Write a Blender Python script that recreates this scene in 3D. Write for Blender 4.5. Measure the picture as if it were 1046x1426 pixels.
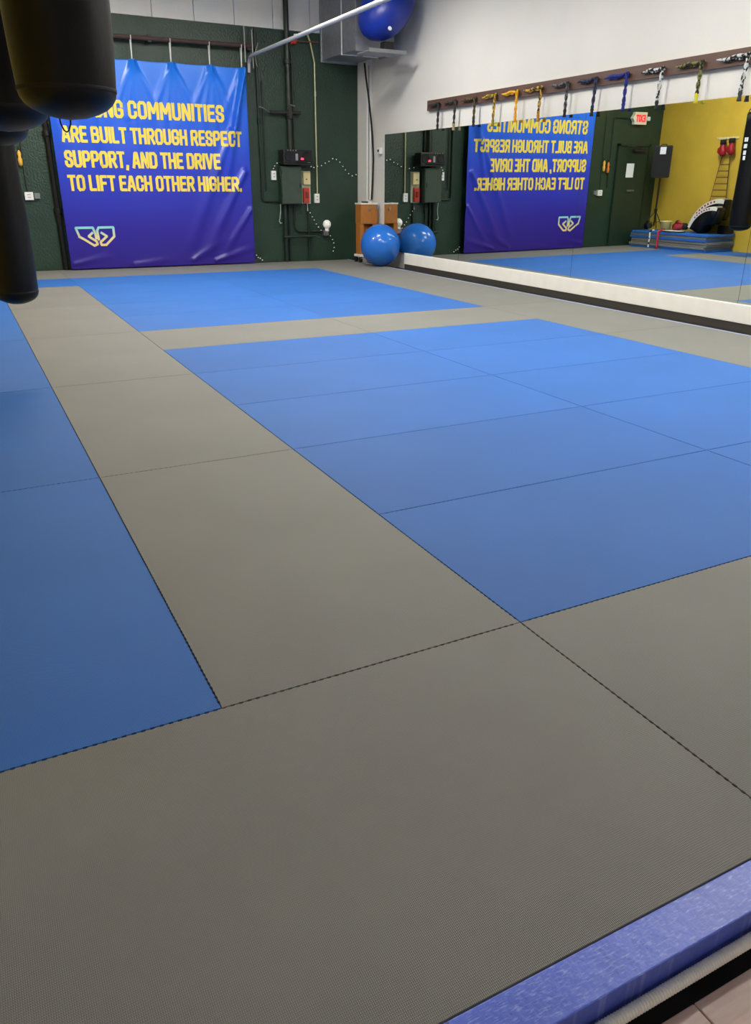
import bpy, bmesh, math, random
from mathutils import Vector, Matrix
random.seed(7)
S = bpy.context.scene
COL = S.collection
for o in list(bpy.data.objects): bpy.data.objects.remove(o)

# ------------------------------------------------------------------ camera
F, PITCH, YAW, ROLL = 1070.7, math.radians(23.605), math.radians(27.414), math.radians(0.417)
CAM = Vector((-0.4188, -1.7046, 1.3017))
fwd = Vector((math.sin(YAW)*math.cos(PITCH), math.cos(YAW)*math.cos(PITCH), -math.sin(PITCH)))
rgt = Vector((math.cos(YAW), -math.sin(YAW), 0)); up = rgt.cross(fwd)
r2 = rgt*math.cos(ROLL)+up*math.sin(ROLL); u2 = -rgt*math.sin(ROLL)+up*math.cos(ROLL)
cd = bpy.data.cameras.new('camera'); cam = bpy.data.objects.new('camera', cd); COL.objects.link(cam)
cam.matrix_world = Matrix(((r2.x,u2.x,-fwd.x,CAM.x),(r2.y,u2.y,-fwd.y,CAM.y),(r2.z,u2.z,-fwd.z,CAM.z),(0,0,0,1)))
cd.sensor_fit = 'HORIZONTAL'; cd.sensor_width = 36; cd.lens = 36*F/1046; cd.shift_y = 13/1046
cd.clip_start = .05; S.camera = cam

# ------------------------------------------------------------------ world, exposure, lamp positions
W = bpy.data.worlds.new('world'); S.world = W; W.use_nodes = True
W.node_tree.nodes['Background'].inputs[0].default_value = (.8,.85,1,1)
W.node_tree.nodes['Background'].inputs[1].default_value = .05
vs = S.view_settings; vs.view_transform = 'Standard'; vs.look = 'None'; vs.gamma = 1; vs.use_curve_mapping = False
vs.exposure = 0.12
# ceiling lamps of the hall: (x, y, z, strength)
LAMPS = [(1.25,9.6,4.05,106), (3.0,6.0,4.2,116), (3.9,3.2,4.2,72), (4.7,1.2,4.2,100), (4.3,9.0,4.0,68)]

# ------------------------------------------------------------------ room measures (metres, from the mat grid)
XL, XR, YF, YBK, ZC = -0.90, 6.56, 12.35, -5.0, 4.6
XM = 6.53

# ------------------------------------------------------------------ helpers
def lin(c):
    return tuple(((v/255)/12.92 if v/255 <= .04045 else ((v/255+.055)/1.055)**2.4) for v in c)
def mat(name, rgb, rough=.5, metal=0, spec=.5, noise=0, nscale=8, bump=0, bscale=60, emit=None, coat=0):
    m = bpy.data.materials.new(name); m.use_nodes = True; nt = m.node_tree; b = nt.nodes['Principled BSDF']
    c = lin(rgb)+(1,)
    b.inputs['Base Color'].default_value = c; b.inputs['Roughness'].default_value = rough
    b.inputs['Metallic'].default_value = metal; b.inputs['Specular IOR Level'].default_value = spec
    b.inputs['Coat Weight'].default_value = coat
    tc = nt.nodes.new('ShaderNodeTexCoord')
    if noise:
        n = nt.nodes.new('ShaderNodeTexNoise'); n.inputs['Scale'].default_value = nscale; n.inputs['Detail'].default_value = 5
        nt.links.new(tc.outputs['Object'], n.inputs['Vector'])
        h = nt.nodes.new('ShaderNodeMapRange'); h.inputs[1].default_value=.3; h.inputs[2].default_value=.7
        h.inputs[3].default_value = 1-noise; h.inputs[4].default_value = 1+noise
        nt.links.new(n.outputs['Fac'], h.inputs[0])
        mx = nt.nodes.new('ShaderNodeVectorMath'); mx.operation = 'SCALE'; mx.inputs[0].default_value = c[:3]
        nt.links.new(h.outputs[0], mx.inputs['Scale']); nt.links.new(mx.outputs[0], b.inputs['Base Color'])
    if bump:
        n = nt.nodes.new('ShaderNodeTexNoise'); n.inputs['Scale'].default_value = bscale; n.inputs['Detail'].default_value = 4
        nt.links.new(tc.outputs['Object'], n.inputs['Vector'])
        bp = nt.nodes.new('ShaderNodeBump'); bp.inputs['Strength'].default_value = 1; bp.inputs['Distance'].default_value = bump
        nt.links.new(n.outputs['Fac'], bp.inputs['Height']); nt.links.new(bp.outputs[0], b.inputs['Normal'])
    if emit:
        b.inputs['Emission Color'].default_value = lin(emit[0])+(1,); b.inputs['Emission Strength'].default_value = emit[1]
    return m
def link(o, parent=None):
    COL.objects.link(o)
    if parent is not None: o.parent = parent
    return o
def tag(o, label, cat, group=None):
    o['label'] = label; o['category'] = cat
    if group: o['group'] = group
    return o
def thing(name, loc, label, cat, group=None, rz=0):
    o = bpy.data.objects.new(name, None); o.empty_display_size = .05; o.location = loc; o.rotation_euler = (0,0,rz)
    return tag(link(o), label, cat, group)
def struct(o): o['kind'] = 'structure'; return o
def obj(name, bm, m, parent=None, smooth=False, loc=None):
    me = bpy.data.meshes.new(name); bm.normal_update(); bm.to_mesh(me); bm.free(); me.materials.append(m)
    if smooth:
        for p in me.polygons: p.use_smooth = True
    o = bpy.data.objects.new(name, me)
    if loc is not None: o.location = loc
    return link(o, parent)
def inst(src, parent=None, loc=None, rot=None, name=None):
    c = src.copy()
    if name: c.name = name
    link(c); c.parent = parent
    if loc is not None: c.location = loc
    if rot is not None: c.rotation_euler = rot
    return c
def box(x0,x1,y0,y1,z0,z1, bev=0, bm=None, seg=2):
    new = bm is None
    if new: bm = bmesh.new()
    v = [bm.verts.new((x,y,z)) for x in (x0,x1) for y in (y0,y1) for z in (z0,z1)]
    fs = [bm.faces.new([v[i] for i in f]) for f in ((0,1,3,2),(4,6,7,5),(0,4,5,1),(2,3,7,6),(0,2,6,4),(1,5,7,3))]
    if bev:
        es = list({e for f in fs for e in f.edges})
        bmesh.ops.bevel(bm, geom=es, offset=bev, segments=seg, affect='EDGES', profile=.6)
    bmesh.ops.recalc_face_normals(bm, faces=bm.faces[:])
    return bm
def tube(pts, r, n=10, bm=None, closed=False, sx=1, rads=None):
    if bm is None: bm = bmesh.new()
    P = [Vector(p) for p in pts]; rings = []; prev = None
    for i,p in enumerate(P):
        a = P[(i-1)%len(P)] if (i or closed) else p; b = P[(i+1)%len(P)] if (i < len(P)-1 or closed) else p
        t = (b-a).normalized()
        if prev is None:
            ref = Vector((0,0,1)) if abs(t.z) < .9 else Vector((1,0,0)); u = t.cross(ref).normalized()
        else:
            u = (prev - t*prev.dot(t)).normalized()
        prev = u; w = t.cross(u); rr = rads[i] if rads else r
        rings.append([bm.verts.new(p+u*math.cos(k*2*math.pi/n)*rr*sx+w*math.sin(k*2*math.pi/n)*rr) for k in range(n)])
    m = len(rings)
    for i in range(m if closed else m-1):
        A, B = rings[i], rings[(i+1)%m]
        for k in range(n): bm.faces.new((A[k],A[(k+1)%n],B[(k+1)%n],B[k]))
    if not closed:
        bm.faces.new(rings[0][::-1]); bm.faces.new(rings[-1])
    bmesh.ops.recalc_face_normals(bm, faces=bm.faces[:])
    return bm
def lathe(prof, n=32, bm=None, c=(0,0,0)):
    if bm is None: bm = bmesh.new()
    rings = []
    for r,z in prof:
        if r < 1e-6: rings.append([bm.verts.new((c[0],c[1],c[2]+z))])
        else: rings.append([bm.verts.new((c[0]+r*math.cos(k*2*math.pi/n),c[1]+r*math.sin(k*2*math.pi/n),c[2]+z)) for k in range(n)])
    for A,B in zip(rings,rings[1:]):
        for k in range(n):
            a = [A[k%len(A)],A[(k+1)%len(A)],B[(k+1)%len(B)],B[k%len(B)]]
            a = list(dict.fromkeys(a))
            if len(a) > 2: bm.faces.new(a)
    for R_ in (rings[0], rings[-1]):
        if len(R_) > 1: bm.faces.new(R_)
    bmesh.ops.recalc_face_normals(bm, faces=bm.faces[:])
    return bm
def prism(poly, axis, a0, a1, bm=None, bev=0):
    """polygon (u,v) extruded along axis 'x' (u=y,v=z), 'y' (u=x,v=z) or 'z' (u=x,v=y)"""
    if bm is None: bm = bmesh.new()
    f = {'x':lambda u,v,a:(a,u,v), 'y':lambda u,v,a:(u,a,v), 'z':lambda u,v,a:(u,v,a)}[axis]
    A = [bm.verts.new(f(u,v,a0)) for u,v in poly]; B = [bm.verts.new(f(u,v,a1)) for u,v in poly]; n = len(poly)
    fs = [bm.faces.new(A), bm.faces.new(B[::-1])]+[bm.faces.new((A[k],A[(k+1)%n],B[(k+1)%n],B[k])) for k in range(n)]
    if bev: bmesh.ops.bevel(bm, geom=list({e for q in fs for e in q.edges}), offset=bev, segments=2, affect='EDGES')
    bmesh.ops.recalc_face_normals(bm, faces=bm.faces[:])
    return bm
def ball(r, c=(0,0,0), sc=(1,1,1), bm=None, u=24, v=14):
    if bm is None: bm = bmesh.new()
    bmesh.ops.create_uvsphere(bm, u_segments=u, v_segments=v, radius=1, matrix=Matrix.Translation(c) @ Matrix.Diagonal((r*sc[0],r*sc[1],r*sc[2],1)))
    return bm
def arc(c, r, a0, a1, n, plane='yz', x=0):
    out = []
    for i in range(n+1):
        a = math.radians(a0+(a1-a0)*i/n); p,q_ = c[0]+r*math.cos(a), c[1]+r*math.sin(a)
        out.append({'yz':(x,p,q_),'xz':(p,x,q_),'xy':(p,q_,x)}[plane])
    return out

# ------------------------------------------------------------------ materials
def mat_foam(name, rgb, tint, var):
    m = mat(name, rgb, rough=.58, spec=.33); nt = m.node_tree; b = nt.nodes['Principled BSDF']
    tc = nt.nodes.new('ShaderNodeTexCoord'); oi = nt.nodes.new('ShaderNodeObjectInfo')
    # fine woven tatami relief: two crossed waves, plus large soft wear
    ws = []
    for d, s in (('X', 520), ('Y', 380)):
        w = nt.nodes.new('ShaderNodeTexWave'); w.bands_direction = d; w.inputs['Scale'].default_value = s/6.283*1.0
        w.inputs['Distortion'].default_value = .6; w.inputs['Detail'].default_value = 1
        nt.links.new(tc.outputs['Object'], w.inputs['Vector']); ws.append(w)
    mul = nt.nodes.new('ShaderNodeMath'); mul.operation = 'MULTIPLY'
    nt.links.new(ws[0].outputs['Fac'], mul.inputs[0]); nt.links.new(ws[1].outputs['Fac'], mul.inputs[1])
    bp = nt.nodes.new('ShaderNodeBump'); bp.inputs['Strength'].default_value = .8; bp.inputs['Distance'].default_value = .0009
    nt.links.new(mul.outputs[0], bp.inputs['Height']); nt.links.new(bp.outputs[0], b.inputs['Normal'])
    n = nt.nodes.new('ShaderNodeTexNoise'); n.inputs['Scale'].default_value = 1.7; n.inputs['Detail'].default_value = 6
    nt.links.new(tc.outputs['Object'], n.inputs['Vector'])
    a = nt.nodes.new('ShaderNodeMapRange'); a.inputs[1].default_value=.35; a.inputs[2].default_value=.65; a.inputs[3].default_value=.96; a.inputs[4].default_value=1.04
    nt.links.new(n.outputs['Fac'], a.inputs[0])
    r = nt.nodes.new('ShaderNodeMapRange'); r.inputs[3].default_value=1-var; r.inputs[4].default_value=1+var
    nt.links.new(oi.outputs['Random'], r.inputs[0])
    k = nt.nodes.new('ShaderNodeMath'); k.operation = 'MULTIPLY'; nt.links.new(a.outputs[0], k.inputs[0]); nt.links.new(r.outputs[0], k.inputs[1])
    # the valleys of the weave a touch darker
    wv = nt.nodes.new('ShaderNodeMapRange'); wv.inputs[3].default_value=.88; wv.inputs[4].default_value=1.08
    nt.links.new(mul.outputs[0], wv.inputs[0])
    k2 = nt.nodes.new('ShaderNodeMath'); k2.operation = 'MULTIPLY'; nt.links.new(k.outputs[0], k2.inputs[0]); nt.links.new(wv.outputs[0], k2.inputs[1])
    vm = nt.nodes.new('ShaderNodeVectorMath'); vm.operation = 'SCALE'; vm.inputs[0].default_value = lin(rgb)
    nt.links.new(k2.outputs[0], vm.inputs['Scale']); nt.links.new(vm.outputs[0], b.inputs['Base Color'])
    b.inputs['Sheen Weight'].default_value = .06; b.inputs['Sheen Roughness'].default_value = .4; b.inputs['Sheen Tint'].default_value = lin(tint)+(1,)
    return m
M = {}
M['blue'] = mat_foam('blue_foam', (48,109,190), (150,190,255), .05)
M['grey'] = mat_foam('grey_foam', (131,130,124), (220,218,214), .025)
M['green'] = mat('green_paint', (34,58,44), rough=.36, noise=.14, nscale=3, bump=.008, bscale=34)
M['greend'] = mat('dark_green_paint', (34,52,40), rough=.4, noise=.1, bump=.0008, bscale=50)
M['white'] = mat('white_paint', (222,220,214), rough=.6, noise=.03, nscale=1.2, bump=.002, bscale=25)
M['ivory'] = mat('ledge_paint', (246,244,238), rough=.5, noise=.03, nscale=6)
M['yellow'] = mat('yellow_paint', (205,172,58), rough=.5, noise=.06, nscale=3, bump=.003, bscale=30)
M['ceil'] = mat('ceiling_paint', (225,225,220), rough=.8)
M['concrete'] = mat('dark_concrete', (50,48,46), rough=.85, noise=.2)
M['rubber'] = mat('dark_rubber', (62,59,54), rough=.6)
M['mirror'] = mat('mirror_glass', (226,232,228), rough=.0, metal=1)
M['silver'] = mat('mirror_edge', (120,126,124), rough=.25, metal=.6)
M['black'] = mat('black_vinyl', (9,9,10), rough=.42, spec=.28, noise=.15, nscale=14, bump=.0008, bscale=40)
M['blackp'] = mat('black_plastic', (18,18,20), rough=.4)
M['strap'] = mat('black_webbing', (16,16,17), rough=.8)
M['steel'] = mat('zinc_steel', (150,152,155), rough=.4, metal=.85)
M['conduitw'] = mat('pale_zinc_conduit', (205,206,206), rough=.35, metal=.3)
M['galv'] = mat('galvanised_sheet', (150,153,158), rough=.42, metal=.55, noise=.1, nscale=14)
M['pipeg'] = mat('green_painted_pipe', (22,35,28), rough=.42)
M['pipeb'] = mat('dark_iron_pipe', (38,34,32), rough=.55)
M['brownpipe'] = mat('brown_steel_rod', (70,50,45), rough=.45, noise=.15)
M['brass'] = mat('pale_conduit', (190,190,150), rough=.35, metal=.4)
M['plasw'] = mat('white_plastic', (235,235,232), rough=.4)
M['cream'] = mat('cream_plastic', (222,205,150), rough=.5)
M['red'] = mat('red_enamel', (190,60,48), rough=.4)
M['redv'] = mat('red_vinyl', (150,22,30), rough=.3)
M['bluebl'] = mat('blue_rubber', (38,110,205), rough=.2, spec=.5, noise=.04, nscale=4)
M['bluedk'] = mat('royal_blue_rubber', (15,44,146), rough=.35)
M['wood'] = mat('orange_brown_wood', (176,112,44), rough=.5, noise=.14, nscale=9)
M['board'] = mat('brown_board', (92,66,56), rough=.5, noise=.16, nscale=7)
M['paper'] = mat('white_paper', (238,238,236), rough=.8)
M['ytext'] = mat('yellow_print', (242,214,78), rough=.4)
M['teal'] = M['ytext']
M['lamp'] = mat('lamp_glow', (255,255,255), emit=((255,252,244),1.0))
M['redglow'] = mat('red_led', (255,40,60), emit=((255,40,70),4))
M['redprint'] = mat('red_sign_print', (235,60,70), rough=.5, emit=((255,40,50),.6))
M['sign'] = mat('sign_face', (238,232,205), rough=.5)
M['lav'] = mat('pale_blue_edging', (170,180,225), rough=.5)
M['bulb'] = mat('frosted_bulb', (240,240,235), rough=.3, emit=((255,250,240),.15))
def mat_plank_blue():
    m = mat('blue_painted_wood', (84,108,220), rough=.4, noise=.1, nscale=6, bump=.002, bscale=30); nt = m.node_tree; b = nt.nodes['Principled BSDF']
    src = b.inputs['Base Color'].links[0].from_socket
    tc = nt.nodes.new('ShaderNodeTexCoord'); mp = nt.nodes.new('ShaderNodeMapping'); mp.inputs['Scale'].default_value = (50,260,1)
    nt.links.new(tc.outputs['Object'], mp.inputs[0])
    n = nt.nodes.new('ShaderNodeTexNoise'); n.inputs['Scale'].default_value = 1; n.inputs['Detail'].default_value = 8
    nt.links.new(mp.outputs[0], n.inputs['Vector'])
    r = nt.nodes.new('ShaderNodeValToRGB'); r.color_ramp.elements[0].position=.52; r.color_ramp.elements[1].position=.85
    nt.links.new(n.outputs['Fac'], r.inputs[0])
    mx = nt.nodes.new('ShaderNodeMix'); mx.data_type = 'RGBA'; mx.inputs[7].default_value = lin((170,188,248))+(1,)
    nt.links.new(r.outputs[0], mx.inputs[0]); nt.links.new(src, mx.inputs[6])
    # dark knocks in the paint
    v = nt.nodes.new('ShaderNodeTexNoise'); v.inputs['Scale'].default_value = 26; v.inputs['Detail'].default_value = 3
    nt.links.new(tc.outputs['Object'], v.inputs['Vector'])
    r2_ = nt.nodes.new('ShaderNodeValToRGB'); r2_.color_ramp.elements[0].position=.70; r2_.color_ramp.elements[1].position=.74
    nt.links.new(v.outputs['Fac'], r2_.inputs[0])
    m2 = nt.nodes.new('ShaderNodeMix'); m2.data_type = 'RGBA'; m2.inputs[7].default_value = lin((38,44,120))+(1,)
    nt.links.new(r2_.outputs[0], m2.inputs[0]); nt.links.new(mx.outputs[2], m2.inputs[6]); nt.links.new(m2.outputs[2], b.inputs['Base Color'])
    return m
M['bplank'] = mat_plank_blue()
def mat_grain(name, c1, c2, sc):
    m = mat(name, c1, rough=.5); nt = m.node_tree; b = nt.nodes['Principled BSDF']
    tc = nt.nodes.new('ShaderNodeTexCoord'); mp = nt.nodes.new('ShaderNodeMapping'); mp.inputs['Scale'].default_value = sc
    nt.links.new(tc.outputs['Object'], mp.inputs[0]); n = nt.nodes.new('ShaderNodeTexNoise'); n.inputs['Scale'].default_value = 1; n.inputs['Detail'].default_value = 7
    nt.links.new(mp.outputs[0], n.inputs['Vector'])
    mx = nt.nodes.new('ShaderNodeMix'); mx.data_type='RGBA'; mx.inputs[6].default_value = lin(c1)+(1,); mx.inputs[7].default_value = lin(c2)+(1,)
    nt.links.new(n.outputs['Fac'], mx.inputs[0]); nt.links.new(mx.outputs[2], b.inputs['Base Color'])
    return m
M['pwood'] = mat_grain('pale_pink_wood', (236,216,206), (196,160,146), (9,60,9))
M['board'] = mat_grain('brown_board', (104,76,64), (70,48,42), (30,3,60))
M['wood'] = mat_grain('orange_brown_wood', (190,124,52), (150,88,32), (50,50,9))
def mat_stripe(name, c1, c2, freq, axis='Z', rough=.75):
    m = mat(name, c1, rough=rough); nt = m.node_tree; b = nt.nodes['Principled BSDF']
    tc = nt.nodes.new('ShaderNodeTexCoord'); w = nt.nodes.new('ShaderNodeTexNoise'); w.inputs['Scale'].default_value = freq; w.inputs['Detail'].default_value = 0
    nt.links.new(tc.outputs['Object'], w.inputs['Vector'])
    r = nt.nodes.new('ShaderNodeValToRGB'); r.color_ramp.interpolation = 'CONSTANT'
    r.color_ramp.elements[0].color = lin(c1)+(1,); r.color_ramp.elements[1].color = lin(c2)+(1,); r.color_ramp.elements[1].position = .5
    nt.links.new(w.outputs['Fac'], r.inputs[0]); nt.links.new(r.outputs[0], b.inputs['Base Color'])
    return m
def mat_zgrad(name, stops, z0, z1, rough=.3, spec=.5, noise=0):
    m = mat(name, (128,128,128), rough=rough, spec=spec); nt = m.node_tree; b = nt.nodes['Principled BSDF']
    tc = nt.nodes.new('ShaderNodeTexCoord'); sp = nt.nodes.new('ShaderNodeSeparateXYZ'); nt.links.new(tc.outputs['Object'], sp.inputs[0])
    mr = nt.nodes.new('ShaderNodeMapRange'); mr.inputs[1].default_value=z0; mr.inputs[2].default_value=z1; nt.links.new(sp.outputs['Z'], mr.inputs[0])
    r = nt.nodes.new('ShaderNodeValToRGB'); e = r.color_ramp.elements
    while len(e) < len(stops): e.new(.5)
    for k,(p,c) in enumerate(stops): e[k].position = p; e[k].color = lin(c)+(1,)
    nt.links.new(mr.outputs[0], r.inputs[0]); nt.links.new(r.outputs[0], b.inputs['Base Color'])
    return m

# ------------------------------------------------------------------ the setting: floor with its foam mats
MT = .04
floor = struct(obj('floor', box(XL,6.56,-1.0,YF,-.22,-MT-.002), M['concrete']))
def joint(t):
    """half width of the joint along a seam: tight, with small regular notches"""
    return .0020 if (t % .024) < .012 else 0.0
def seam_points(a, b):
    ts = [a]; k = math.ceil(a/.012 - 1e-6)
    while k*.012 < b-1e-6:
        t = k*.012
        if t > a+.02 and t < b-.02: ts += [t-.001, t+.001]
        k += 1
    ts.append(b)
    return ts
LIM = dict(x0=XL, x1=6.20, y0=-1.0, y1=12.30)
def mat_mesh(x0,x1,y0,y1, g):
    """outline of a mat, inset by g and by the notches of its seams; outer borders stay straight"""
    P = []
    sx = [(t, joint(t)) for t in seam_points(x0,x1)]
    sy = [(t, joint(t)) for t in seam_points(y0,y1)]
    def clamp(t,a,b): return min(max(t,a+g),b-g)
    for t,w in sx: P.append((clamp(t,x0,x1), y0+(0 if abs(y0-LIM['y0'])<1e-6 or t in (x0,x1) else w)+g))
    for t,w in sy[1:]: P.append((x1-(0 if abs(x1-LIM['x1'])<1e-6 or t in (y0,y1) else w)-g, clamp(t,y0,y1)))
    for t,w in sx[::-1][1:]: P.append((clamp(t,x0,x1), y1-(0 if abs(y1-LIM['y1'])<1e-6 or t in (x0,x1) else w)-g))
    for t,w in sy[::-1][1:-1]: P.append((x0+(0 if abs(x0-LIM['x0'])<1e-6 or t in (y0,y1) else w)+g, clamp(t,y0,y1)))
    return P
def foam_mat(x0,x1,y0,y1,kind):
    cx, cy = (x0+x1)/2, (y0+y1)/2
    A, B = mat_mesh(x0,x1,y0,y1,.0008), mat_mesh(x0,x1,y0,y1,.0020)
    bm = bmesh.new(); n = len(A)
    lo = [bm.verts.new((p[0]-cx,p[1]-cy,-MT)) for p in A]; mi = [bm.verts.new((p[0]-cx,p[1]-cy,-.003)) for p in A]; hi = [bm.verts.new((p[0]-cx,p[1]-cy,0)) for p in B]
    for k in range(n):
        j = (k+1)%n
        bm.faces.new((lo[k],lo[j],mi[j],mi[k])); bm.faces.new((mi[k],mi[j],hi[j],hi[k]))
    bm.faces.new(hi)
    o = obj('foam_mat', bm, M[kind], floor, loc=(cx,cy,0))
    o['label'] = 'blue woven-textured foam mat' if kind == 'blue' else 'grey woven-textured foam mat'
    return o
LAY = []
for a,b in ((XL,1),(1,3),(3,5),(5,6.2)): LAY.append((a,b,-1,0,'grey'))
for y in range(0,10,2):
    LAY.append((XL,0,y,y+2,'blue')); LAY.append((0,1,y,y+2,'grey'))
LAY.append((XL,1,10,11,'blue'))
for y in range(0,12):
    k = 'grey' if y in (5,11) else 'blue'
    if y == 11: continue
    LAY.append((1,3,y,y+1,k)); LAY.append((3,5,y,y+1,k))
for y in range(0,10,2): LAY.append((5,6.2,y,y+2,'grey'))
LAY.append((5,6.2,10,11,'grey'))
for a,b in ((XL,1),(1,3),(3,5),(5,6.2)): LAY.append((a,b,11,12.30,'grey'))
for l in LAY: foam_mat(*l)
e = obj('edge_strip', box(6.203,6.222,-1,12.3,-MT,.003,.002), M['lav'], floor)

# lower wooden floor by the camera
floor2 = struct(obj('floor', box(XL,6.56,YBK,-1.0,-.24,-.14), M['concrete']))
yb = -1.128
for i in range(14):
    w = .13 if i else .16
    xs = [-.9,.56+.37*(i%3),2.1+.3*(i%2),4.2-.2*(i%3),6.5]
    for x0,x1 in zip(xs,xs[1:]):
        obj('plank', box(x0+.001,x1-.001,yb-w+.001,yb-.001,-.14,-.100,.002,seg=1), M['pwood'], floor2)
    yb -= w
obj('sub_plank', box(XL,6.56,YBK,yb,-.14,-.101), M['pwood'], floor2)

# walls
wf = struct(obj('wall_far', box(XL-.15,XR+.15,YF,YF+.2,-.22,3.66), M['green']))
for i in range(12):
    x0 = XL-.15+i*.66
    obj('wall_panel', box(x0+.004,min(x0+.656,XR+.15),YF-.012,YF+.18,3.664,ZC,.004,seg=1), M['white'], wf)
wr = struct(obj('wall_right', box(XR,XR+.2,YBK,YF+.2,-.22,ZC), M['white']))
wl = struct(obj('wall_left', box(XL-.2,XL,0,YF,-.22,ZC), M['yellow']))
struct(obj('wall_left', box(XL-.2,XL,YBK,0,-.22,ZC), M['white']))
struct(obj('wall_back', box(XL-.2,XR+.2,YBK-.2,YBK,-.24,ZC), M['white']))
struct(obj('ceiling', box(XL-.2,XR+.2,YBK-.2,YF+.2,ZC,ZC+.15), M['ceil']))
# white pilaster in the far corner
struct(obj('trim_1', box(6.445,XR,11.98,YF,-.04,ZC,.006), M['white']))
# white ledge under the mirrors with its dark base strip
struct(obj('trim_2', box(6.497,XR,-1.0,10.62,.047,.225,.005), M['ivory']))
struct(obj('trim_3', box(6.505,XR,-1.0,10.62,-.04,.046,.003), M['rubber']))

# ------------------------------------------------------------------ ceiling lamps (above the frame)
def ceiling_lamp(x,y,z,st,label):
    t = thing('ceiling_lamp',(x,y,z),label,'lamp','ceiling lamps above the mats')
    obj('housing', box(-.62,.62,-.2,.2,.0,.07,.01), M['plasw'], t)
    m = M['lamp'].copy(); m.node_tree.nodes['Principled BSDF'].inputs['Emission Strength'].default_value = st
    obj('diffuser', box(-.59,.59,-.17,.17,-.012,.002,.004), m, t)
    for s in (-.45,.45): obj('hanger', tube([(s,0,.07),(s,0,ZC-z)],.006,6), M['steel'], t)
for i,(x,y,z,s) in enumerate(LAMPS):
    ceiling_lamp(x,y,z,s,['ceiling lamp nearest the yellow wall and banner','ceiling lamp over the middle of the blue mats','ceiling lamp nearest the camera on the bag side','ceiling lamp nearest the camera on the mirror side','ceiling lamp nearest the air duct'][i])

# ------------------------------------------------------------------ mirrors
TILT = .006
YP = [11.43, 8.95, 6.31, 3.75, 1.20]
ML = ['mirror panel beside the blue ball and far corner','mirror panel showing the left half of the reversed banner text','mirror panel showing the green door and yellow wall','mirror panel at the right edge of the photo']
for i in range(4):
    y1, y0 = YP[i], YP[i+1]
    t = thing('wall_mirror',(XM,(y0+y1)/2,.227),ML[i],'mirror','mirror panels along the white wall')
    h = (y1-y0)/2-.0025
    bm = bmesh.new()
    v = [bm.verts.new(p) for p in ((0,-h,0),(0,h,0),(-TILT*1.88,h,1.88),(-TILT*1.88,-h,1.88))]; bm.faces.new(v)
    obj('mirror_glass', bm, M['mirror'], t)
    bm = bmesh.new(); d = .005
    prof = [(.0005,0),(-TILT*1.88+.0005,1.88),(-TILT*1.88+d+.0005,1.88),(d+.0005,0)]
    A = [bm.verts.new((p,-h-.001,z)) for p,z in prof]; B = [bm.verts.new((p,h+.001,z)) for p,z in prof]
    bm.faces.new(A); bm.faces.new(B[::-1])
    for k in range(4): bm.faces.new((A[k],A[(k+1)%4],B[(k+1)%4],B[k]))
    bmesh.ops.recalc_face_normals(bm, faces=bm.faces[:]); obj('backing', bm, M['silver'], t)

# ------------------------------------------------------------------ stroke lettering (flat print)
GL = {
'A':(.62,[[(0,0),(.23,1),(.39,1),(.62,0)],[(.12,.28),(.50,.28)]]),
'B':(.58,[[(0,0),(0,1),(.44,1),(.56,.88),(.56,.64),(.44,.52),(0,.52)],[(.44,.52),(.58,.40),(.58,.12),(.46,0),(0,0)]]),
'C':(.56,[[(.56,.70),(.56,.86),(.42,1),(.14,1),(0,.86),(0,.14),(.14,0),(.42,0),(.56,.14),(.56,.30)]]),
'D':(.58,[[(0,0),(0,1),(.42,1),(.58,.84),(.58,.16),(.42,0),(0,0)]]),
'E':(.48,[[(.48,1),(0,1),(0,0),(.48,0)],[(0,.51),(.40,.51)]]),
'F':(.48,[[(.48,1),(0,1),(0,0)],[(0,.50),(.40,.50)]]),
'G':(.58,[[(.58,.72),(.58,.86),(.44,1),(.14,1),(0,.86),(0,.14),(.14,0),(.44,0),(.58,.14),(.58,.46),(.34,.46)]]),
'H':(.58,[[(0,0),(0,1)],[(.58,0),(.58,1)],[(0,.51),(.58,.51)]]),
'I':(.0,[[(0,0),(0,1)]]),
'L':(.46,[[(0,1),(0,0),(.46,0)]]),
'M':(.80,[[(0,0),(0,1),(.08,1),(.40,.34),(.72,1),(.80,1),(.80,0)]]),
'N':(.60,[[(0,0),(0,1),(.08,1),(.52,0),(.60,0),(.60,1)]]),
'O':(.58,[[(.14,0),(0,.14),(0,.86),(.14,1),(.44,1),(.58,.86),(.58,.14),(.44,0),(.14,0)]]),
'P':(.56,[[(0,0),(0,1),(.42,1),(.56,.86),(.56,.58),(.42,.44),(0,.44)]]),
'R':(.58,[[(0,0),(0,1),(.44,1),(.57,.87),(.57,.62),(.44,.48),(0,.48)],[(.30,.48),(.58,0)]]),
'S':(.54,[[(.54,.74),(.54,.87),(.41,1),(.13,1),(0,.87),(0,.65),(.13,.53),(.41,.47),(.54,.35),(.54,.13),(.41,0),(.13,0),(0,.13),(0,.26)]]),
'T':(.54,[[(0,1),(.54,1)],[(.27,1),(.27,0)]]),
'U':(.58,[[(0,1),(0,.14),(.14,0),(.44,0),(.58,.14),(.58,1)]]),
'V':(.60,[[(0,1),(.26,0),(.34,0),(.60,1)]]),
'X':(.56,[[(0,0),(.56,1)],[(0,1),(.56,0)]]),
',':(.04,[[(.04,.02),(0,-.16)]]), '.':(.0,[[(0,-.02),(0,.06)]]), ' ':(.22,[])}
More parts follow.
